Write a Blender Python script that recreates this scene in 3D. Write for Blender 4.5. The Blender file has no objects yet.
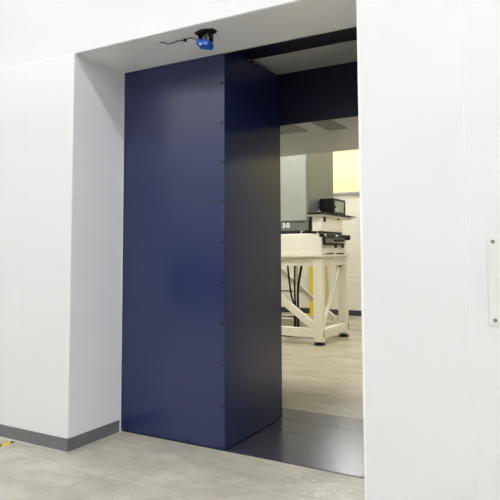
import bpy, bmesh, math, random
from mathutils import Vector, Matrix
random.seed(7)
sc = bpy.context.scene
COL = sc.collection
PI = math.pi

# ------------------------------------------------------------------ materials
def S(c):
    def f(v):
        v /= 255.0
        return v/12.92 if v <= .04045 else ((v+.055)/1.055)**2.4
    return (f(c[0]), f(c[1]), f(c[2]), 1)

def mat(name, rgb, rough=.5, metal=0, spec=.5, var=.04, scale=6, bump=0, bscale=40, rvar=.06, coat=0, coat_rough=.1):
    m = bpy.data.materials.new(name); m.use_nodes = True
    nt = m.node_tree; N = nt.nodes; L = nt.links
    b = N['Principled BSDF']
    tc = N.new('ShaderNodeTexCoord')
    no = N.new('ShaderNodeTexNoise'); no.inputs['Scale'].default_value = scale; no.inputs['Detail'].default_value = 1.5
    L.new(tc.outputs['Object'], no.inputs['Vector'])
    r = N.new('ShaderNodeValToRGB'); c = S(rgb); var *= 1.6
    lo = tuple(max(0, x*(1-var)) for x in c[:3])+(1,); hi = tuple(min(1, x*(1+var)) for x in c[:3])+(1,)
    r.color_ramp.elements[0].position = .1; r.color_ramp.elements[1].position = .9
    r.color_ramp.elements[0].color = lo; r.color_ramp.elements[1].color = hi
    L.new(no.outputs['Fac'], r.inputs['Fac']); L.new(r.outputs['Color'], b.inputs['Base Color'])
    mr = N.new('ShaderNodeMapRange'); mr.inputs['To Min'].default_value = max(0.02, rough-rvar); mr.inputs['To Max'].default_value = min(1, rough+rvar)
    L.new(no.outputs['Fac'], mr.inputs['Value']); L.new(mr.outputs['Result'], b.inputs['Roughness'])
    b.inputs['Metallic'].default_value = metal
    b.inputs['Specular IOR Level'].default_value = spec
    b.inputs['Coat Weight'].default_value = coat; b.inputs['Coat Roughness'].default_value = coat_rough
    if bump:
        n2 = N.new('ShaderNodeTexNoise'); n2.inputs['Scale'].default_value = bscale; n2.inputs['Detail'].default_value = 3
        L.new(tc.outputs['Object'], n2.inputs['Vector'])
        bp = N.new('ShaderNodeBump'); bp.inputs['Strength'].default_value = bump; bp.inputs['Distance'].default_value = .01
        L.new(n2.outputs['Fac'], bp.inputs['Height']); L.new(bp.outputs['Normal'], b.inputs['Normal'])
    return m

def lamp_mat(name, rgb, strength):
    m = bpy.data.materials.new(name); m.use_nodes = True
    nt = m.node_tree; b = nt.nodes['Principled BSDF']
    b.inputs['Base Color'].default_value = (.9, .9, .9, 1)
    b.inputs['Emission Color'].default_value = rgb+(1,)
    b.inputs['Emission Strength'].default_value = strength
    return m

def concrete():
    m = bpy.data.materials.new('polished_concrete'); m.use_nodes = True
    nt = m.node_tree; N = nt.nodes; L = nt.links; b = N['Principled BSDF']
    tc = N.new('ShaderNodeTexCoord')
    def noise(scale, det, dist=0, stretch=None):
        n = N.new('ShaderNodeTexNoise'); n.inputs['Scale'].default_value = scale; n.inputs['Detail'].default_value = det
        n.inputs['Roughness'].default_value = .62; n.inputs['Distortion'].default_value = dist
        if stretch:
            mp = N.new('ShaderNodeMapping'); mp.inputs['Scale'].default_value = stretch
            L.new(tc.outputs['Object'], mp.inputs['Vector']); L.new(mp.outputs['Vector'], n.inputs['Vector'])
        else: L.new(tc.outputs['Object'], n.inputs['Vector'])
        return n.outputs['Fac']
    a = noise(1.6, 8, .6, (1, 1.6, 1)); c = noise(9, 8, .3); d = noise(70, 4)
    r1 = N.new('ShaderNodeValToRGB'); e = r1.color_ramp.elements
    e[0].position = .32; e[0].color = S((184, 179, 165)); e[1].position = .68; e[1].color = S((226, 219, 205))
    x = r1.color_ramp.elements.new(.5); x.color = S((207, 201, 186))
    L.new(a, r1.inputs['Fac'])
    r2 = N.new('ShaderNodeValToRGB'); e = r2.color_ramp.elements
    e[0].position = .3; e[0].color = (.80, .81, .81, 1); e[1].position = .7; e[1].color = (1.0, .99, .97, 1)
    L.new(c, r2.inputs['Fac'])
    r3 = N.new('ShaderNodeValToRGB'); e = r3.color_ramp.elements
    e[0].position = .3; e[0].color = (.86, .86, .85, 1); e[1].position = .6; e[1].color = (1, 1, 1, 1)
    L.new(d, r3.inputs['Fac'])
    def mix(t, f, A, B):
        n = N.new('ShaderNodeMix'); n.data_type = 'RGBA'; n.blend_type = t
        if isinstance(f, float): n.inputs[0].default_value = f
        else: L.new(f, n.inputs[0])
        for k, v in ((6, A), (7, B)):
            if isinstance(v, tuple): n.inputs[k].default_value = v
            else: L.new(v, n.inputs[k])
        return n.outputs[2]
    def math_(op, A, B=None):
        n = N.new('ShaderNodeMath'); n.operation = op
        for k, v in ((0, A), (1, B)):
            if v is None: continue
            if isinstance(v, (int, float)): n.inputs[k].default_value = v
            else: L.new(v, n.inputs[k])
        return n.outputs[0]
    col = mix('MULTIPLY', 1.0, r1.outputs['Color'], r2.outputs['Color'])
    col = mix('MULTIPLY', 1.0, col, r3.outputs['Color'])
    sep = N.new('ShaderNodeSeparateXYZ'); L.new(tc.outputs['Object'], sep.inputs[0])
    wob = math_('MULTIPLY', math_('SUBTRACT', c, .5), .045)
    yy = math_('ADD', sep.outputs['Y'], wob)
    def line(y0, w, slope=0.0):
        v = math_('SUBTRACT', math_('ADD', yy, math_('MULTIPLY', sep.outputs['X'], slope)), y0)
        return math_('LESS_THAN', math_('ABSOLUTE', v), w)
    # long filled joints and pour lines in the slab
    col = mix('MIX', math_('MULTIPLY', line(.083, .003), .5), col, S((120, 116, 104)))
    col = mix('MIX', math_('MULTIPLY', line(.096, .008), .3), col, S((226, 222, 210)))
    col = mix('MIX', math_('MULTIPLY', line(-.21, .007), .35), col, S((228, 224, 212)))
    col = mix('MIX', math_('MULTIPLY', line(3.35, .009, -.02), .6), col, S((92, 90, 84)))
    col = mix('MIX', math_('MULTIPLY', line(2.84, .010, .03), .4), col, S((104, 100, 90)))
    col = mix('MIX', math_('MULTIPLY', line(7.6, .012), .5), col, S((100, 98, 90)))
    # small pale specks in front of the threshold
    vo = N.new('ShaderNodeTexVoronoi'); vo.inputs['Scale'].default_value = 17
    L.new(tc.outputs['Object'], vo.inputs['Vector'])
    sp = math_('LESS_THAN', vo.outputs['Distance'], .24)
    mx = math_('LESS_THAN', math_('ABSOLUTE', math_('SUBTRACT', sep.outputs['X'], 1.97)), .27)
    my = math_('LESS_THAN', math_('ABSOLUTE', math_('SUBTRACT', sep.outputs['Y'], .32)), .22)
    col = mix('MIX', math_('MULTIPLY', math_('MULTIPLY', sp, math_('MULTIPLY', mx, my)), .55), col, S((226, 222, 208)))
    # the slab beyond the threshold is tinted darker and browner
    far_slab = math_('GREATER_THAN', sep.outputs['Y'], 1.9)
    col = mix('MULTIPLY', far_slab, col, (.76, .73, .66, 1))
    L.new(col, b.inputs['Base Color'])
    mr = N.new('ShaderNodeMapRange'); mr.inputs['To Min'].default_value = .29; mr.inputs['To Max'].default_value = .5
    L.new(c, mr.inputs['Value']); L.new(mr.outputs['Result'], b.inputs['Roughness'])
    b.inputs['Specular IOR Level'].default_value = .45
    bp = N.new('ShaderNodeBump'); bp.inputs['Strength'].default_value = .12; bp.inputs['Distance'].default_value = .004
    L.new(c, bp.inputs['Height']); L.new(bp.outputs['Normal'], b.inputs['Normal'])
    return m

def plate_steel():
    m = mat('painted_steel_plate', (38, 43, 66), rough=.27, spec=.5, var=.1, scale=5)
    nt = m.node_tree; N = nt.nodes; L = nt.links; b = N['Principled BSDF']
    tc = N.new('ShaderNodeTexCoord'); mp = N.new('ShaderNodeMapping')
    mp.inputs['Scale'].default_value = (9, 26, 1); mp.inputs['Rotation'].default_value = (0, 0, .35)
    L.new(tc.outputs['Object'], mp.inputs['Vector'])
    n = N.new('ShaderNodeTexNoise'); n.inputs['Scale'].default_value = 1.2; n.inputs['Detail'].default_value = 7; n.inputs['Roughness'].default_value = .65
    L.new(mp.outputs['Vector'], n.inputs['Vector'])
    mr = N.new('ShaderNodeMapRange'); mr.inputs['From Min'].default_value = .3; mr.inputs['From Max'].default_value = .7
    mr.inputs['To Min'].default_value = .21; mr.inputs['To Max'].default_value = .268
    L.new(n.outputs['Fac'], mr.inputs['Value']); L.new(mr.outputs['Result'], b.inputs['Roughness'])
    bp = N.new('ShaderNodeBump'); bp.inputs['Strength'].default_value = .3; bp.inputs['Distance'].default_value = .005
    L.new(n.outputs['Fac'], bp.inputs['Height']); L.new(bp.outputs['Normal'], b.inputs['Normal'])
    return m

def hazard():
    m = bpy.data.materials.new('hazard_tape'); m.use_nodes = True
    nt = m.node_tree; N = nt.nodes; L = nt.links; b = N['Principled BSDF']
    tc = N.new('ShaderNodeTexCoord'); sep = N.new('ShaderNodeSeparateXYZ'); L.new(tc.outputs['Object'], sep.inputs[0])
    a = N.new('ShaderNodeMath'); a.operation = 'ADD'; L.new(sep.outputs['X'], a.inputs[0]); L.new(sep.outputs['Y'], a.inputs[1])
    s = N.new('ShaderNodeMath'); s.operation = 'MULTIPLY_ADD'; L.new(a.outputs[0], s.inputs[0]); s.inputs[1].default_value = 7.2; s.inputs[2].default_value = .84
    f = N.new('ShaderNodeMath'); f.operation = 'FRACT'; L.new(s.outputs[0], f.inputs[0])
    g = N.new('ShaderNodeMath'); g.operation = 'LESS_THAN'; L.new(f.outputs[0], g.inputs[0]); g.inputs[1].default_value = .42
    mx = N.new('ShaderNodeMix'); mx.data_type = 'RGBA'; L.new(g.outputs[0], mx.inputs[0])
    mx.inputs[6].default_value = S((238, 214, 30)); mx.inputs[7].default_value = S((28, 28, 30))
    L.new(mx.outputs[2], b.inputs['Base Color']); b.inputs['Roughness'].default_value = .4
    return m

def banded(name, rgb, rgb2, pitch, w, axis='Z', rough=.5, off=0.0):
    """paint with narrow panel joints every <pitch> metres"""
    m = mat(name, rgb, rough=rough, var=.02)
    nt = m.node_tree; N = nt.nodes; L = nt.links; b = N['Principled BSDF']
    src = b.inputs['Base Color'].links[0].from_socket
    tc = N.new('ShaderNodeTexCoord'); sep = N.new('ShaderNodeSeparateXYZ'); L.new(tc.outputs['Object'], sep.inputs[0])
    d = N.new('ShaderNodeMath'); d.operation = 'MULTIPLY_ADD'; L.new(sep.outputs[axis], d.inputs[0]); d.inputs[1].default_value = 1/pitch; d.inputs[2].default_value = off
    f = N.new('ShaderNodeMath'); f.operation = 'FRACT'; L.new(d.outputs[0], f.inputs[0])
    g = N.new('ShaderNodeMath'); g.operation = 'LESS_THAN'; L.new(f.outputs[0], g.inputs[0]); g.inputs[1].default_value = w/pitch
    mx = N.new('ShaderNodeMix'); mx.data_type = 'RGBA'; L.new(g.outputs[0], mx.inputs[0]); L.new(src, mx.inputs[6]); mx.inputs[7].default_value = S(rgb2)
    L.new(mx.outputs[2], b.inputs['Base Color'])
    return m

M = dict(
    white=mat('white_gloss_panel', (231, 232, 233), rough=.24, spec=.45, var=.008, scale=1.5, rvar=.03),
    reveal=mat('white_reveal_panel', (244, 245, 247), rough=.33, spec=.4, var=.008, scale=1.5, rvar=.03),
    caulk=mat('white_caulk', (248, 248, 247), rough=.4, var=.01),
    base=mat('grey_rubber_baseboard', (112, 114, 114), rough=.42, var=.05, scale=20),
    sealant=mat('floor_sealant', (205, 203, 196), rough=.5, var=.06, scale=15),
    blue=mat('blue_powder_coat', (36, 46, 90), rough=.2, spec=.6, var=.015, scale=2.5, rvar=.0),
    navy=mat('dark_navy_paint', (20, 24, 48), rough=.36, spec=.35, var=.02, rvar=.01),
    rivet=mat('black_rivet', (6, 7, 12), rough=.7, spec=.1, var=.05),
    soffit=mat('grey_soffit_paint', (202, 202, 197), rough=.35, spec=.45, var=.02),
    grey_and_shade=mat('dull_grey_and_soffit_shade', (128, 127, 120), rough=.45, var=.06),  # dull grey parts, and the sheets that imitate shade under the soffit
    floor=concrete(), plate=plate_steel(), tape=hazard(),
    ceil=mat('white_ceiling', (235, 235, 232), rough=.8, var=.01),
    roomwall=mat('room_wall_paint', (225, 225, 222), rough=.6, var=.02),
    farwall=banded('cream_wall_panel', (232, 229, 214), (205, 201, 186), 2.05, .010, 'Z', .45, .561),
    faryellow=banded('yellow_wall_panel', (250, 240, 186), (240, 228, 172), .10, .010, 'Z', .4, .2),
    dark=mat('dark_baseboard', (58, 58, 62), rough=.5, var=.05),
    greytrim=mat('grey_rail_trim', (150, 154, 150), rough=.4, var=.03),
    cream=mat('cream_machine_paint', (233, 229, 212), rough=.42, spec=.4, var=.02, scale=8),
    cream2=mat('cream_housing_paint', (241, 237, 223), rough=.4, spec=.4, var=.02, scale=8),
    grey=mat('grey_cabinet_paint', (120, 123, 117), rough=.34, metal=.15, spec=.5, var=.01, scale=3, rvar=.02),
    greydoor=mat('grey_cabinet_door_paint', (190, 193, 187), rough=.33, metal=.6, spec=.6, var=.01, scale=3, rvar=0),
    black=mat('black_plastic', (16, 16, 18), rough=.5, spec=.3, var=.1, scale=30),
    rubber=mat('black_rubber', (16, 16, 17), rough=.6, var=.1),
    screen=mat('pale_screen', (170, 172, 150), rough=.2, var=.12, scale=12),
    metal=mat('bare_metal', (120, 120, 118), rough=.36, metal=1, var=.06),
    bolt=mat('zinc_bolt', (150, 152, 150), rough=.35, metal=.9, var=.06),
    yellow=mat('yellow_paint', (236, 206, 24), rough=.4, var=.04),
    blue2=mat('bright_blue_plastic', (32, 92, 190), rough=.35, var=.05, scale=20),
    whitep=mat('white_plastic', (240, 240, 238), rough=.4, var=.02),
    orange=mat('orange_plastic', (120, 66, 34), rough=.4, var=.05),
    shelfg=mat('plate_ivory', (229, 230, 228), rough=.36, var=.01, rvar=.01),
    lampw=lamp_mat('lamp_diffuser_white', (.945, .965, 1.0), 16.3),
    lampp=lamp_mat('pendant_diffuser', (1, .985, .93), 18),
    lampf=lamp_mat('floodlight_diffuser', (.94, .97, 1), 170),
    lampr=lamp_mat('rear_wash_diffuser', (.95, .965, 1.0), 16),
    lampy=lamp_mat('lamp_diffuser_warm', (1, .99, .945), 30),
)

# ------------------------------------------------------------------ geometry
def BM(): return bmesh.new()
def box(bm, a, b, bev=0, seg=2):
    a, b = Vector(a), Vector(b)
    r = bmesh.ops.create_cube(bm, size=1, matrix=Matrix.Translation((a+b)/2) @ Matrix.Diagonal((abs(b.x-a.x), abs(b.y-a.y), abs(b.z-a.z), 1)))
    if bev:
        es = list({e for v in r['verts'] for e in v.link_edges})
        bmesh.ops.bevel(bm, geom=es, offset=bev, segments=seg, affect='EDGES', profile=.5)
    return bm
def cyl(bm, a, b, r, r2=None, n=16, bev=0):
    a, b = Vector(a), Vector(b); d = b-a
    q = Vector((0, 0, 1)).rotation_difference(d.normalized()).to_matrix().to_4x4()
    bmesh.ops.create_cone(bm, cap_ends=True, segments=n, radius1=r, radius2=r if r2 is None else r2, depth=d.length, matrix=Matrix.Translation((a+b)/2) @ q)
    return bm
def bar(bm, a, b, w, t, up=(1, 0, 0), bev=0):
    """rectangular bar from a to b: w across, t along 'up'"""
    a, b = Vector(a), Vector(b); d = (b-a).normalized(); u = Vector(up); u = (u-d*u.dot(d)).normalized(); s = d.cross(u)
    mtx = Matrix((( s.x, u.x, d.x, 0), (s.y, u.y, d.y, 0), (s.z, u.z, d.z, 0), (0, 0, 0, 1)))
    r = bmesh.ops.create_cube(bm, size=1, matrix=Matrix.Translation((a+b)/2) @ mtx @ Matrix.Diagonal((w, t, (b-a).length, 1)))
    if bev: bmesh.ops.bevel(bm, geom=list({e for v in r['verts'] for e in v.link_edges}), offset=bev, segments=2, affect='EDGES')
    return bm
def tube(bm, pts, r, n=10, sub=6):
    P = [Vector(p) for p in pts]; Q = []
    for i in range(len(P)-1):
        p0 = P[max(i-1, 0)]; p1 = P[i]; p2 = P[i+1]; p3 = P[min(i+2, len(P)-1)]
        for k in range(sub):
            t = k/sub
            Q.append(.5*((2*p1)+(-p0+p2)*t+(2*p0-5*p1+4*p2-p3)*t*t+(-p0+3*p1-3*p2+p3)*t**3))
    Q.append(P[-1]); rings = []; ref = Vector((.31, .17, .93))
    for i, q in enumerate(Q):
        d = (Q[min(i+1, len(Q)-1)]-Q[max(i-1, 0)]).normalized()
        s = d.cross(ref).normalized(); u = s.cross(d)
        rings.append([bm.verts.new(q+r*(math.cos(2*PI*k/n)*s+math.sin(2*PI*k/n)*u)) for k in range(n)])
    for a, b in zip(rings, rings[1:]):
        for k in range(n): bm.faces.new((a[k], a[(k+1) % n], b[(k+1) % n], b[k]))
    bm.faces.new(rings[0][::-1]); bm.faces.new(rings[-1])
    return bm
def dome(bm, c, axis, r, h):
    """low rivet or bolt head on a surface"""
    c, ax = Vector(c), Vector(axis)
    cyl(bm, c, c+ax*h*.5, r, r*.95, 14); cyl(bm, c+ax*h*.5, c+ax*h, r*.95, r*.55, 14)
    return bm
def wloc(o):
    v = Vector(o.location)
    while o.parent: o = o.parent; v += Vector(o.location)
    return v
def obj(name, bm, m, parent=None, base=None, smooth=False):
    """one mesh object; bm is in world coordinates, origin set to base or to the parent's"""
    me = bpy.data.meshes.new(name)
    org = wloc(parent) if parent else Vector(base) if base else Vector((0, 0, 0))
    bmesh.ops.translate(bm, verts=bm.verts, vec=-org)
    bmesh.ops.recalc_face_normals(bm, faces=bm.faces)
    bm.to_mesh(me); bm.free(); me.materials.append(M[m])
    if smooth:
        for p in me.polygons: p.use_smooth = True
        try: me.set_sharp_from_angle(angle=math.radians(35))
        except Exception: pass
    o = bpy.data.objects.new(name, me); COL.objects.link(o)
    if parent: o.parent = parent
    else: o.location = org
    return o
def struct(name, bm, m, parent=None):
    o = obj(name, bm, m, parent)
    if not parent: o['kind'] = 'structure'
    return o
def tag(o, label, cat, group=None, kind=None):
    o['label'] = label; o['category'] = cat
    if group: o['group'] = group
    if kind: o['kind'] = kind
    return o
def thing(name, label, cat, loc, group=None):
    o = bpy.data.objects.new(name, None); o.empty_display_size = .1; COL.objects.link(o); o.location = loc
    return tag(o, label, cat, group)
def dup(root, loc, label=None):
    r = root.copy(); COL.objects.link(r); r.location = loc
    if label: r['label'] = label
    for ch in list(root.children):
        c = ch.copy(); COL.objects.link(c); c.parent = r
        for g in list(ch.children):
            d = g.copy(); COL.objects.link(d); d.parent = c
    return r

# ------------------------------------------------------------------ key sizes
H = 3.083        # height of the opening
W = 2.337        # width of the opening
D1 = .591        # front face of the sliding door
XB = 1.035       # its leading edge
D2 = 1.566       # its back face
Z2 = 3.176        # ceiling of the door slot
Z3 = 2.692       # soffit of the inner passage
YP = 3.20        # far end of the passage
TOP = 5.6        # room ceiling
X0, X1, Y0, YF = -10.0, 12.0, -9.5, 10.0

# ------------------------------------------------------------------ room shell
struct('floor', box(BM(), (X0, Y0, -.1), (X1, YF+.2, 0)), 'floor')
struct('ceiling', box(BM(), (X0, Y0, TOP), (X1, YF+.2, TOP+.1)), 'ceil')
struct('wall_rear', box(BM(), (X0, Y0-.15, 1.5), (X1, Y0, TOP)), 'white')
struct('wall_rear_lower', box(BM(), (X0, Y0-.15, 0), (X1, Y0, 1.5)), 'base')  # unseen dark band, put in to darken the low reflection in the door
struct('wall_left', box(BM(), (X0-.15, Y0, 0), (X0, YF, TOP)), 'roomwall')
struct('wall_right', box(BM(), (X1, Y0, 0), (X1+.15, YF, TOP)), 'roomwall')
struct('wall_far', box(BM(), (X0, YF, 0), (X1, YF+.15, 2.93)), 'farwall')
struct('wall_far_upper', box(BM(), (X0, YF, 2.93), (X1, YF+.15, TOP)), 'faryellow')
struct('baseboard_far', box(BM(), (X0, YF-.015, 0), (X1, YF, .127), .003), 'dark')
struct('trim_1', box(BM(), (X0, YF-.05, 2.865), (X1, YF, 2.93), .006), 'greytrim')

# shielded enclosure wall, front leaf
b = BM()
for xa, xb in ((X0, -.563), (-.559, 0)): box(b, (xa, 0, 0), (xb, D1-.006, H-.0015), .002, 1)
struct('wall_front_left', b, 'white')
struct('wall_front_top', box(BM(), (X0, 0, H+.0015), (X1, D1-.006, TOP)), 'white')
b = BM()
box(b, (W, 0, 0), (2.917, D1-.006, H), .002, 1); box(b, (2.9215, 0, 0), (X1, D1-.006, H), .002, 1)
struct('wall_front_right', b, 'white')
# reveal cladding of the opening: the jambs and the soffit
struct('wall_jamb_left', box(BM(), (0, .004, .0), (.003, D1-.012, H-.003)), 'reveal')
struct('wall_jamb_soffit', box(BM(), (.003, .004, H-.003), (W, D1-.01, H)), 'reveal')
struct('wall_jamb_right', box(BM(), (W-.003, .004, 0), (W, D1-.006, H-.003)), 'reveal')
# seams and edge trims
struct('trim_2', box(BM(), (2.9165, -.0015, 0), (2.922, .01, H), .0005, 1), 'caulk')
struct('trim_3', box(BM(), (X0, -.001, H-.004), (0, .01, H+.004)), 'caulk')
struct('trim_4', box(BM(), (-.564, .0005, 0), (-.558, .01, H)), 'white')
struct('trim_5', box(BM(), (.003, D1-.02, 0), (.007, D1-.006, H-.003), .001, 1), 'caulk')
struct('trim_6', box(BM(), (.003, .012, H-.006), (.009, D1-.02, H-.003)), 'caulk')
struct('trim_7', box(BM(), (XB-.0, D1-.022, H-.007), (W, D1-.008, H-.002)), 'soffit')
struct('trim_14', box(BM(), (W-.004, -.002, 0), (W+.009, .006, H), .001, 1), 'caulk')
# rubber baseboard round the left pier, with a sealant line at the floor
b = BM(); box(b, (X0, -.008, 0), (.008, 0, .1), .002, 1)
struct('baseboard_front', b, 'base')
struct('baseboard_jamb', box(BM(), (.003, 0, 0), (.011, D1-.03, .1), .002, 1), 'base')
b = BM(); box(b, (X0, -.022, 0), (.022, -.008, .004)); box(b, (.011, -.008, 0), (.024, D1-.02, .004))
struct('trim_8', b, 'sealant')

# back leaf of the enclosure wall: the inner passage
struct('wall_passage_left', box(BM(), (X0, 1.60, 0), (0, YP, Z3)), 'soffit')
struct('wall_passage_right', box(BM(), (W, D1-.006, 0), (X1, YP, Z3)), 'soffit')
struct('wall_bounce_blocker', box(BM(), (W-.012, D1-.002, 0), (W, 2.3, Z3-.005), .002, 1), 'navy')  # unseen navy cladding, added to cut bounce light in the passage
struct('wall_passage_top', box(BM(), (X0, 1.60, Z3), (X1, YP, TOP)), 'soffit')
struct('wall_slot_right', box(BM(), (W, D1-.006, Z3), (X1, 1.60, TOP)), 'soffit')
# ceiling of the door slot: blue running beam then a grey underside
struct('ceiling_slot', box(BM(), (-2.0, 1.075, Z2), (W, 1.60, Z2+.3)), 'soffit')
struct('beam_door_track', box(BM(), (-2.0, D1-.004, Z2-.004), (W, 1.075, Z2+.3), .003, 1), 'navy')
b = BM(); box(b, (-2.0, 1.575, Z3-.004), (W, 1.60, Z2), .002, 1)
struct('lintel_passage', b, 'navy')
# thin grey sheets standing in for dark shade patches on the passage soffit
for k, (xa, xb, y0, y1) in enumerate(((.30, 1.15, 1.62, 1.955), (1.33, 1.53, 1.62, 2.02))):
    struct('trim_%d' % (9+k), box(BM(), (xa, y0, Z3-.006), (xb, y1, Z3), .002, 1), 'grey_and_shade')

# ------------------------------------------------------------------ threshold plates
ys = [D1+.002, 1.245, 1.56, 1.892]
lab = ['front blue-grey steel floor plate beside the blue door, next to the bare concrete',
       'middle narrow blue-grey steel floor plate beside the door between two others',
       'rear blue-grey steel floor plate of the doorway, next to the brown concrete beyond']
for k in range(3):
    o = obj('threshold_plate', box(BM(), (.004, ys[k]+.002, 0), (W-.004, ys[k+1]-.002, .006), .0015, 1), 'plate', base=(W/2, ys[k], 0))
    tag(o, lab[k], 'floor plate', 'steel threshold plates in the doorway')

# ------------------------------------------------------------------ sliding shield door
XL, ZB, ZT = -1.75, .014, 3.15
t = thing('sliding_door', 'thick dark blue riveted metal sliding door standing half across the opening', 'door', (-.2, 1.08, 0))
b = BM(); box(b, (XL, D1+.003, ZB), (XB-.003, D2, ZT), .004, 2)
obj('door_body', b, 'blue', t)
b = BM(); box(b, (XL, D1, ZB), (XB, D1+.003, ZT)); 
obj('front_sheet', b, 'blue', t)
# fold of the edge sheet, a dark joint between the two skins
b = BM(); box(b, (XB-.003, D1+.0031, ZB), (XB, D2-.002, ZT)); obj('edge_sheet', b, 'blue', t)
b = BM(); box(b, (XL, D2, ZB), (XB, D2+.003, ZT)); obj('back_sheet', b, 'blue', t)
zs = [.014+.0+.3146*k for k in range(10)]
for k, z in enumerate(zs):
    z = max(z, .03)
    obj('rivet', dome(BM(), (1.008, D1, z), (0, -1, 0), .0105, .005), 'rivet', t)
for x in (.078, .385, .695, -.23):
    obj('rivet', dome(BM(), (x, D1, .03), (0, -1, 0), .009, .004), 'rivet', t)
for z in (.16, .475, .79, 1.10, 1.415, 1.73, 2.045, 2.36, 2.675):
    obj('rivet', dome(BM(), (XB, .629, z), (1, 0, 0), .006, .003), 'rivet', t)
for y in (.97, 1.06):
    g = BM(); cyl(g, (XB, y, 3.135), (XB+.012, y, 3.135), .012, n=12); cyl(g, (XB+.012, y, 3.135), (XB+.028, y, 3.135), .008, n=12)
    obj('cable_gland', g, 'orange', t)['label'] = 'orange cable gland'
b = BM(); box(b, (XL+.1, D1+.05, .0062), (XB-.02, D2-.05, ZB)); obj('floor_guide', b, 'rubber', t)

# ------------------------------------------------------------------ scanner under the front soffit
ZS = H-.003
cx, cy = 1.165, .135
t = thing('ceiling_sensor', 'small bright blue sensor on a black bracket under the white soffit', 'sensor', (cx, cy, ZS))
b = BM(); cyl(b, (cx, cy, ZS-.016), (cx, cy, ZS), .084, .092, 6)
bmesh.ops.scale(b, vec=(1, .62, 1), verts=b.verts, space=Matrix.Translation((-cx, -cy, 0)))
obj('mounting_plate', b, 'black', t)
for s in (-1, 1):
    b = BM(); x = cx+s*.044+.0
    box(b, (x-.004, cy-.025, ZS-.085), (x+.004, cy+.025, ZS-.014), .002, 1)
    cyl(b, (x-.007*s, cy, ZS-.07), (x+.010*s, cy, ZS-.07), .014, n=12)
    obj('bracket_arm', b, 'black', t)
b = BM(); cyl(b, (cx-.012, cy+.01, ZS-.075), (cx-.012, cy+.01, ZS-.014), .011, n=12); cyl(b, (cx+.016, cy-.01, ZS-.075), (cx+.016, cy-.01, ZS-.014), .007, n=12)
obj('swivel_post', b, 'metal', t)
b = BM(); box(b, (-.053, -.040, -.021), (.053, .040, .021), .007, 2)
bmesh.ops.rotate(b, verts=b.verts, cent=(0, 0, 0), matrix=Matrix.Rotation(math.radians(16), 3, 'Y') @ Matrix.Rotation(math.radians(-14), 3, 'X'))
bmesh.ops.translate(b, verts=b.verts, vec=(cx-.004, cy-.006, ZS-.096)); hs = obj('housing', b, 'blue2', t)
b = BM(); cyl(b, (cx-.014, cy-.042, ZS-.104), (cx-.014, cy-.051, ZS-.106), .006, n=14); obj('lens', b, 'whitep', hs)['label'] = 'small white lens'
b = BM()
tube(b, [(cx-.045, cy+.012, ZS-.07), (cx-.085, cy+.02, ZS-.04), (cx-.15, cy+.025, ZS-.010), (cx-.215, cy+.045, ZS-.006), (cx-.27, cy+.030, ZS-.010), (cx-.33, cy+.005, ZS-.028), (cx-.375, cy+.0, ZS-.012), (cx-.405, cy-.012, ZS-.008)], .0035)
cb = obj('sensor_cable', b, 'rubber', t, smooth=True)
b = BM(); cyl(b, (cx-.215, cy+.045, ZS-.016), (cx-.215, cy+.045, ZS), .015, .012, 10); obj('cable_clip', b, 'black', cb)
b = BM(); box(b, (cx-.47, cy-.03, ZS-.010), (cx-.395, cy-.010, ZS), .003, 1); obj('cable_tag', b, 'whitep', cb)['label'] = 'white cable tag'

# ------------------------------------------------------------------ cover plate on the right wall
t = thing('cover_plate', 'white rectangular cover plate with round bolts on the wall at right edge', 'cover plate', (3.2, 0, 1.35))
pl = obj('plate', box(BM(), (3.015, -.006, 1.125), (3.385, 0, 1.59), .002, 2), 'shelfg', t)
for x in (3.044, 3.356):
    for z in (1.153, 1.556):
        b = dome(BM(), (x, -.006, z), (0, -1, 0), .0085, .007); cyl(b, (x, -.007, z), (x, -.006, z), .0105)
        obj('bolt', b, 'bolt', t)

# ------------------------------------------------------------------ floor tape
o = obj('hazard_tape', box(BM(), (-.595, -3.2, 0), (-.545, -.03, .0012)), 'tape', base=(-.58, -1.6, 0))
tag(o, 'black and yellow hazard stripe tape on the floor near left baseboard', 'tape')

# ------------------------------------------------------------------ machine stand in the far room
XR, XLt = -.222, -2.30          # right and left ends
YA, YB_ = 5.55, 6.77            # front and back
LW, LD = .158, .112
t = thing('machine_stand', 'cream welded steel machine stand with diagonal braces under the grey cabinet', 'machine stand', ((XR+XLt)/2, 6.2, 0))
for lx in (XR-LW, XLt):
    for ly in (YA, YB_-LD):
        l = obj('leg', box(BM(), (lx, ly, .05), (lx+LW, ly+LD, 1.39), .008, 2), 'cream', t)
        f = BM(); cyl(f, (lx+LW/2, ly+LD/2, .0), (lx+LW/2, ly+LD/2, .018), .095, .09, 20); cyl(f, (lx+LW/2, ly+LD/2, .018), (lx+LW/2, ly+LD/2, .052), .055, n=6)
        box(f, (lx+.005, ly+.005, .035), (lx+LW-.005, ly+LD-.005, .052))
        obj('levelling_foot', f, 'black', l)
for (ya, yb) in ((YA+.02, YA+.02+.10), (YB_-.12, YB_-.02)):
    obj('top_beam', box(BM(), (XLt+LW, ya, 1.275), (XR-LW, yb, 1.39), .006), 'cream', t)
    obj('lower_beam', box(BM(), (XLt+LW, ya, .115), (XR-LW, yb, .258), .006), 'cream', t)
for xa in (XR-.13, XLt+.03):
    obj('top_beam', box(BM(), (xa, YA+LD, 1.275), (xa+.10, YB_-LD, 1.39), .006), 'cream', t)
    lb = obj('lower_beam', box(BM(), (xa, YA+LD, .100), (xa+.115, YB_-LD, .245), .006), 'cream', t)
for ly in (YA+LD*.6, YB_-.025):
    obj('slot_hole', box(BM(), (XR-.004, ly-.018, .12), (XR+.0015, ly+.018, .235), .001, 1), 'rubber', t)
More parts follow.
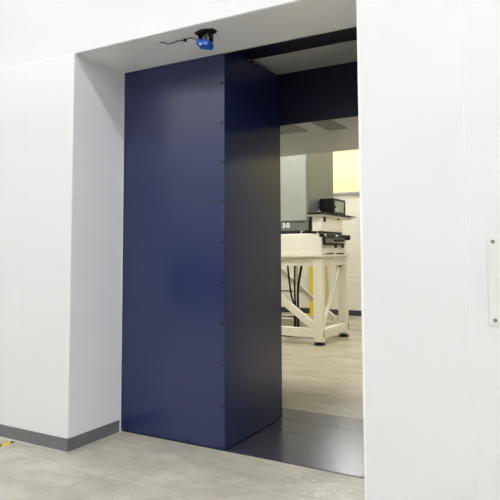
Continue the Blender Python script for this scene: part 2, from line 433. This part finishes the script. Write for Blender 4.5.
# braces: front face, back face and the thin one on the right side
obj('diagonal_brace', bar(BM(), (-1.66, YA+.07, 1.20), (XR-LW+.01, YA+.07, .265), .115, .07, (0, 1, 0), .004), 'cream', t)
obj('diagonal_brace', bar(BM(), (-1.76, YB_-.07, 1.34), (-.44, YB_-.07, .285), .085, .06, (0, 1, 0), .004), 'cream', t)
sb = obj('side_brace', bar(BM(), (XR-.07, YB_-LD-.16, 1.27), (XR-.05, YA+LD-.01, .24), .055, .05, (1, 0, 0), .004), 'cream', t)
g = BM(); box(g, (XR-.075, YB_-LD-.20, 1.24), (XR-.04, YB_-LD-.13, 1.272), .003, 1); obj('brace_bracket', g, 'rubber', sb)
# flange with slots, and the bed housing
obj('flange_plate', box(BM(), (XLt-.02, YA-.03, 1.425), (XR+.02, YB_+.02, 1.462), .004), 'cream2', t)
obj('support_plate', box(BM(), (XLt+.01, YA+.01, 1.388), (XR-.005, YB_-.02, 1.426)), 'cream', t)
for (ya, yb) in ((5.74, 6.03), (6.18, 6.52)):
    obj('slot_hole', box(BM(), (XR+.012, ya, 1.463), (XR+.024, yb, 1.485), .002, 1), 'rubber', t)
hb = obj('bed_housing', box(BM(), (XLt, YA, 1.462), (XR+.008, YB_-.08, 1.808), .02, 3), 'cream2', t)
obj('side_panel', box(BM(), (XR+.008, YA+.35, 1.49), (XR+.014, YB_-.14, 1.72), .002, 1), 'cream', hb)
# perforated rails across the back
for z, x2 in ((.765, -1.0), (.285, -1.02)):
    g = BM(); box(g, (XLt+.02, YB_+.001, z-.02), (x2-.02, YB_+.02, z+.02), .002, 1)
    r_ = obj('perforated_rail', g, 'cream', t)
    for k in range(12): obj('rail_hole', box(BM(), (x2-.08-.055*k, YB_-.003, z-.012), (x2-.05-.055*k, YB_+.0005, z+.012)), 'rubber', r_)
# black rail with hanging carrier on the right side of the bed
g = BM(); box(g, (XR+.014, 5.42, 1.745), (XR+.075, 6.60, 1.798), .004)
rl = obj('slide_rail', g, 'black', t); rl['label'] = 'black slide rail'
obj('rail_stop', box(BM(), (XR+.01, 6.60, 1.712), (XR+.09, 6.67, 1.80), .006), 'black', rl)
g = BM(); cyl(g, (XR+.075, 5.52, 1.772), (XR+.09, 5.52, 1.772), .022, n=16); obj('rail_knob', g, 'whitep', rl)['label'] = 'white knob'
g = BM(); box(g, (XR+.076, 5.98, 1.762), (XR+.083, 6.07, 1.79)); obj('rail_clip', g, 'whitep', rl)['label'] = 'white clip'
g = BM(); box(g, (XR+.016, 5.56, 1.625), (XR+.05, 5.62, 1.745), .004); box(g, (XR+.016, 5.62, 1.615), (XR+.05, 6.48, 1.655), .004); box(g, (XR+.016, 6.05, 1.68), (XR+.05, 6.48, 1.715), .003)
cr = obj('carrier_frame', g, 'black', rl)
g = BM(); box(g, (XR+.015, 5.62, 1.655), (XR+.03, 6.0, 1.742), .002, 1); obj('carrier_plate', g, 'grey_and_shade', cr)['label'] = 'grey backing plate'
for y in (6.10, 6.42):
    g = BM(); box(g, (XR+.02, y-.03, 1.575), (XR+.05, y+.03, 1.616), .004); obj('carrier_foot', g, 'black', cr)

# ------------------------------------------------------------------ grey cabinet on the stand
CX = -.47
t = thing('machine_cabinet', 'tall grey metal machine cabinet with white digits standing on the cream bed', 'cabinet', (-1.2, 6.2, 1.81))
bd = obj('body', box(BM(), (-2.0, 5.61, 1.86), (CX, 6.738, 3.62), .006), 'grey', t)
g = BM(); box(g, (-2.0, 5.60, 3.62), (CX, 6.73, 3.64)); obj('top_cover', g, 'grey', t)
dr = obj('front_door', box(BM(), (-1.94, 5.598, 2.03), (-.508, 5.61, 3.58), .004), 'greydoor', t); dr['label'] = 'paler grey door'
g = BM(); box(g, (-.90, 5.594, 2.018), (-.555, 5.604, 2.028), .002, 1); obj('door_edge_strip', g, 'metal', t)
for z in (2.15, 2.42, 2.69, 2.96, 3.23, 3.5):
    obj('rivet', dome(BM(), (-.60, 5.598, z), (0, -1, 0), .008, .004), 'grey_and_shade', dr)
for (xa, xb) in ((-1.95, -.60), (-.585, -.475)):
    obj('rubber_pad', box(BM(), (xa, 5.57, 1.809), (xb, 5.75, 1.855 if xa < -1 else 1.842), .004), 'rubber', t)
obj('pad_spacer', box(BM(), (-.60, 5.575, 1.809), (-.585, 5.70, 1.86)), 'whitep', t)
g = BM(); box(g, (-1.9, 5.80, 1.809), (CX-.03, 6.70, 1.86)); obj('base_plinth', g, 'rubber', t)
cu = bpy.data.curves.new('number', 'FONT'); cu.body = '30'; cu.size = .115; cu.extrude = .001; cu.offset = .006; cu.align_x = 'LEFT'; cu.space_character = 1.3
tmp = bpy.data.objects.new('tmp_text', cu); COL.objects.link(tmp)
bpy.context.view_layer.update()
me = bpy.data.meshes.new_from_object(tmp.evaluated_get(bpy.context.evaluated_depsgraph_get()))
bpy.data.objects.remove(tmp); bpy.data.curves.remove(cu)
num = bpy.data.objects.new('cabinet_digits', me); COL.objects.link(num); me.materials.clear(); me.materials.append(M['whitep'])
num.parent = t; num.location = Vector((-.955, 5.607, 1.915))-Vector(t.location); num.rotation_euler = (PI/2, 0, 0)
num['label'] = 'white digits 30'

# ------------------------------------------------------------------ side housing with lid, right of the cabinet
t = thing('control_housing', 'small cream box housing with flat lid right of the grey cabinet', 'equipment housing', (-.31, 6.0, 1.81))
bd = obj('body', box(BM(), (-.385, 5.55, 1.843), (-.232, 6.55, 2.086), .008, 2), 'cream2', t)
obj('lid', box(BM(), (-.445, 5.50, 2.086), (-.19, 6.95, 2.118), .005), 'cream2', t)
obj('gap_shade_strip', box(BM(), (-.425, 5.56, 1.812), (-.388, 6.5, 2.084), .003, 1), 'rubber', t)  # black strip standing in for the shaded gap beside the cabinet
obj('corner_post', box(BM(), (-.300, 5.543, 1.845), (-.226, 5.60, 2.084), .006), 'cream2', t)
for xa, xb in ((-.39, -.30), (-.28, -.225)):
    obj('rubber_pad', box(BM(), (xa, 5.54, 1.809), (xb, 6.5, 1.843), .003, 1), 'rubber', t)
obj('pad_spacer', box(BM(), (-.30, 5.55, 1.809), (-.28, 6.4, 1.843)), 'whitep', t)
for ya, yb, za in ((5.66, 5.755, 2.0), (6.28, 6.37, 2.062)):
    obj('lid_latch', box(BM(), (-.232, ya, za), (-.222, yb, 2.086), .003, 1), 'black', t)

# shallow black tray with the instrument
t = thing('instrument_tray', 'flat black tray on the lid of the cream housing, under the instrument', 'tray', (-.30, 6.2, 2.118))
g = BM(); box(g, (-.44, 5.48, 2.1185), (-.165, 6.80, 2.130), .003, 1)
tr = obj('tray_plate', g, 'black', t)
g = BM(); box(g, (-.178, 5.48, 2.130), (-.165, 6.80, 2.152), .002, 1); box(g, (-.44, 5.48, 2.130), (-.178, 5.49, 2.145), .002, 1)
obj('tray_rim', g, 'black', t)
g = BM(); box(g, (-.24, 6.80, 2.135), (-.16, 7.08, 2.15), .003, 1); obj('tray_handle', g, 'black', t)
for y in (6.18, 6.36, 6.52):
    g = BM(); box(g, (-.163, y-.02, 2.128), (-.158, y+.02, 2.146)); obj('tray_clip', g, 'bolt', t)
g = BM(); cyl(g, (-.30, 5.60, 2.160), (-.26, 5.60, 2.160), .028, n=18); cyl(g, (-.262, 5.60, 2.160), (-.25, 5.60, 2.160), .016, n=18)
box(g, (-.30, 5.58, 2.13), (-.262, 5.62, 2.15))
o = obj('round_connector', g, 'metal', t); o['label'] = 'bare metal round connector'

t = thing('instrument', 'black boxy measuring instrument with pale display on the tray', 'instrument', (-.32, 6.32, 2.13))
bd = obj('case', box(BM(), (-.452, 6.04, 2.155), (-.215, 6.62, 2.42), .012, 3), 'black', t)
g = BM()
for (ya, yb, za, zb) in ((6.04, 6.62, 2.385, 2.42), (6.04, 6.62, 2.155, 2.19), (6.04, 6.12, 2.19, 2.385), (6.55, 6.62, 2.19, 2.385)): box(g, (-.216, ya, za), (-.20, yb, zb), .003, 1)
obj('bezel', g, 'black', t)
sn = obj('display', box(BM(), (-.214, 6.12, 2.19), (-.206, 6.55, 2.385)), 'screen', t); sn['label'] = 'pale grey display'
g = BM(); box(g, (-.206, 6.12, 2.255), (-.204, 6.55, 2.262)); obj('display_divider', g, 'grey_and_shade', sn)
for y in (6.10, 6.56):
    g = BM(); cyl(g, (-.20, y, 2.27), (-.185, y, 2.27), .02, n=16); obj('knob', g, 'black', t)
for (x, y) in ((-.43, 6.07), (-.43, 6.58), (-.24, 6.07), (-.24, 6.58)):
    g = BM(); cyl(g, (x, y, 2.13), (x, y, 2.156), .014, n=12); obj('rubber_foot', g, 'rubber', t)

# ------------------------------------------------------------------ cables and posts under and behind the stand
cables = [
    ([(-1.165, 6.22, 1.385), (-1.155, 6.22, 1.22), (-1.13, 6.22, .98), (-1.095, 6.22, .74), (-1.05, 6.22, .60), (-1.035, 6.22, .50)], 'leftmost thin black cable hanging under the stand, bowed outward'),
    ([(-1.042, 6.27, 1.385), (-1.045, 6.27, 1.15), (-1.05, 6.27, .90), (-1.045, 6.27, .66), (-1.035, 6.27, .50)], 'middle straight black cable hanging between the other two under the stand'),
    ([(-.93, 6.32, 1.385), (-.945, 6.32, 1.2), (-.985, 6.32, 1.0), (-1.01, 6.32, .80), (-1.01, 6.32, .60), (-1.01, 6.32, .50)], 'rightmost thick black cable slanting down under the stand'),
]
for k, (pts, lb) in enumerate(cables):
    x, y = pts[-1][:2]; pts = pts+[(x, y, .2), (x-.01, y, .06), (x-.08, y, .018 if k < 2 else .023), (-1.35, y, .018 if k < 2 else .023)]
    o = obj('hanging_cable', tube(BM(), pts, .017 if k < 2 else .022, 10), 'rubber', base=(-1.0, 6.2, 0), smooth=True)
    tag(o, lb, 'cable', 'black cables hanging under the machine stand')
t = thing('cable_stand', 'slim tan vertical pole behind the hanging black cables under the stand', 'pole', (-1.16, 6.62, 0))
g = BM(); cyl(g, (-1.16, 6.62, 0), (-1.16, 6.62, .02), .10, n=20); obj('base', g, 'black', t)
g = BM(); cyl(g, (-1.16, 6.62, .02), (-1.16, 6.62, 1.25), .022, n=14); obj('pole', g, 'cream', t)
g = BM(); box(g, (-1.21, 6.58, .27), (-1.11, 6.66, .36), .01); obj('cable_clamp', g, 'rubber', t)

def post(x, y, w, h, label):
    t = thing('guard_post', label, 'post', (x, y, 0), 'yellow posts behind the stand')
    g = BM(); box(g, (x-w/2, y-w/2, .012), (x+w/2, y+w/2, h), .01, 3); obj('upright', g, 'yellow', t)
    g = BM(); box(g, (x-.10 if x > -2.1 else x-.15, y-.12, 0), (x+.10, y+.1, .012), .003, 1); bp = obj('base_plate', g, 'yellow', t)
    for sx in (-.078, .078):
        obj('anchor_bolt', dome(BM(), (x+sx, y-.08, .012), (0, 0, 1), .014, .016), 'bolt', bp)
    g = BM(); box(g, (x-w/2-.004, y-w/2-.004, h), (x+w/2+.004, y+w/2+.004, h+.01), .003, 1); obj('cap', g, 'yellow', t)
post(-2.248, 9.8, .105, 1.36, 'yellow square post left of the front leg of the stand')
post(-1.985, 9.84, .105, 1.36, 'yellow post seen as a sliver right of the front leg of the stand')

# ------------------------------------------------------------------ ceiling lights
def light_proto(name, label, m, lx, ly):
    t = thing(name, label, 'ceiling light', (0, 0, TOP), None)
    g = BM(); box(g, (-lx/2, -ly/2, TOP-.07), (lx/2, ly/2, TOP), .006, 1); obj('housing', g, 'whitep', t)
    g = BM(); box(g, (-lx/2+.02, -ly/2+.02, TOP-.078), (lx/2-.02, ly/2-.02, TOP-.0701)); obj('diffuser', g, m, t)
    return t
rear = []
first = None
for y, xs in ((-2.3, (-3.0, -.4, 2.2, 4.8, 7.2, 9.5, 11.0)), (-5.4, (-8.0, -5.5, -3.0, -.4, 2.2, 4.8, 7.2, 9.5, 11.0)), (-8.9, (-8.0, -5.4, -2.8, -.2, 2.4, 5.0, 7.6))):  # right end packed with extra unseen lamps, added to brighten the left jamb
    for x in xs:
        if y < -8: rear.append(x); continue
        if first is None:
            first = light_proto('ceiling_light', 'long white ceiling light of the front hall', 'lampw', 2.2, .42); first['group'] = 'front hall ceiling lights'; first.location = (x, y, TOP)
        else: dup(first, (x, y, TOP))
first = None
for x in rear:  # unseen row added to brighten the rear wall that the door reflects
    if first is None:
        first = light_proto('rear_wall_wash_light', 'added unseen light washing the rear hall wall', 'lampr', 2.2, .3); first['group'] = 'added rear hall wash lights'; first.location = (x, -8.9, TOP)
    else: dup(first, (x, -8.9, TOP))
first = None
for y in (3.75, 8.9):
    for x in ((-5.0, -3.2, -1.4, .4, 2.2, 4.0) if y < 5 else (-6.5, 1.6, 5.0)):
        if first is None:
            first = light_proto('warm_ceiling_light', 'warm ceiling light of the machine room', 'lampy', 1.6, .4); first['group'] = 'machine room ceiling lights'; first.location = (x, y, TOP)
        else: dup(first, (x, y, TOP))

t = thing('pendant_light', 'bright low hanging light in front of the far yellow wall', 'pendant light', (-1.4, 9.25, TOP))
g = BM(); box(g, (-1.95, 9.1, 4.10), (-.85, 9.4, 4.17), .01, 2); obj('housing', g, 'greytrim', t)
g = BM(); box(g, (-1.92, 9.12, 4.085), (-.88, 9.38, 4.0995)); obj('diffuser', g, 'lampp', t)
g = BM(); box(g, (-1.92, 9.085, 4.0), (-.98, 9.0995, 4.25), .002, 1); obj('front_diffuser', g, 'lampf', t)
g = BM(); box(g, (-1.95, 9.0996, 3.985), (-.95, 9.11, 4.265), .002, 1); obj('front_frame', g, 'greytrim', t)
for x in (-1.85, -.95):
    g = BM(); cyl(g, (x, 9.25, 4.17), (x, 9.25, TOP), .006, n=8); obj('hanging_rod', g, 'bolt', t)

# ------------------------------------------------------------------ camera, world, view
f, yaw, pitch, roll = 581.03, .517, .0676, -.0037
cam = bpy.data.cameras.new('camera'); co = bpy.data.objects.new('camera', cam); COL.objects.link(co)
cam.sensor_width = 36; cam.lens = f/500*36; cam.shift_y = -(250-212.70)/500; cam.clip_start = .05; cam.clip_end = 100
fw = Vector((-math.sin(yaw), math.cos(yaw), 0)); rt = Vector((math.cos(yaw), math.sin(yaw), 0)); up = Vector((0, 0, 1))
fw2 = fw*math.cos(pitch)+up*math.sin(pitch); up2 = up*math.cos(pitch)-fw*math.sin(pitch)
r3 = rt*math.cos(roll)+up2*math.sin(roll); u3 = up2*math.cos(roll)-rt*math.sin(roll)
co.matrix_world = Matrix(((r3.x, u3.x, -fw2.x, 3.4396), (r3.y, u3.y, -fw2.y, -3.2356), (r3.z, u3.z, -fw2.z, 1.507), (0, 0, 0, 1)))
sc.camera = co
w = bpy.data.worlds.new('world'); sc.world = w; w.use_nodes = True
w.node_tree.nodes['Background'].inputs[0].default_value = (.8, .85, .9, 1); w.node_tree.nodes['Background'].inputs[1].default_value = .2
sc.view_settings.view_transform = 'Standard'; sc.view_settings.look = 'None'; sc.view_settings.gamma = 1
sc.view_settings.use_curve_mapping = False
sc.view_settings.exposure = 0
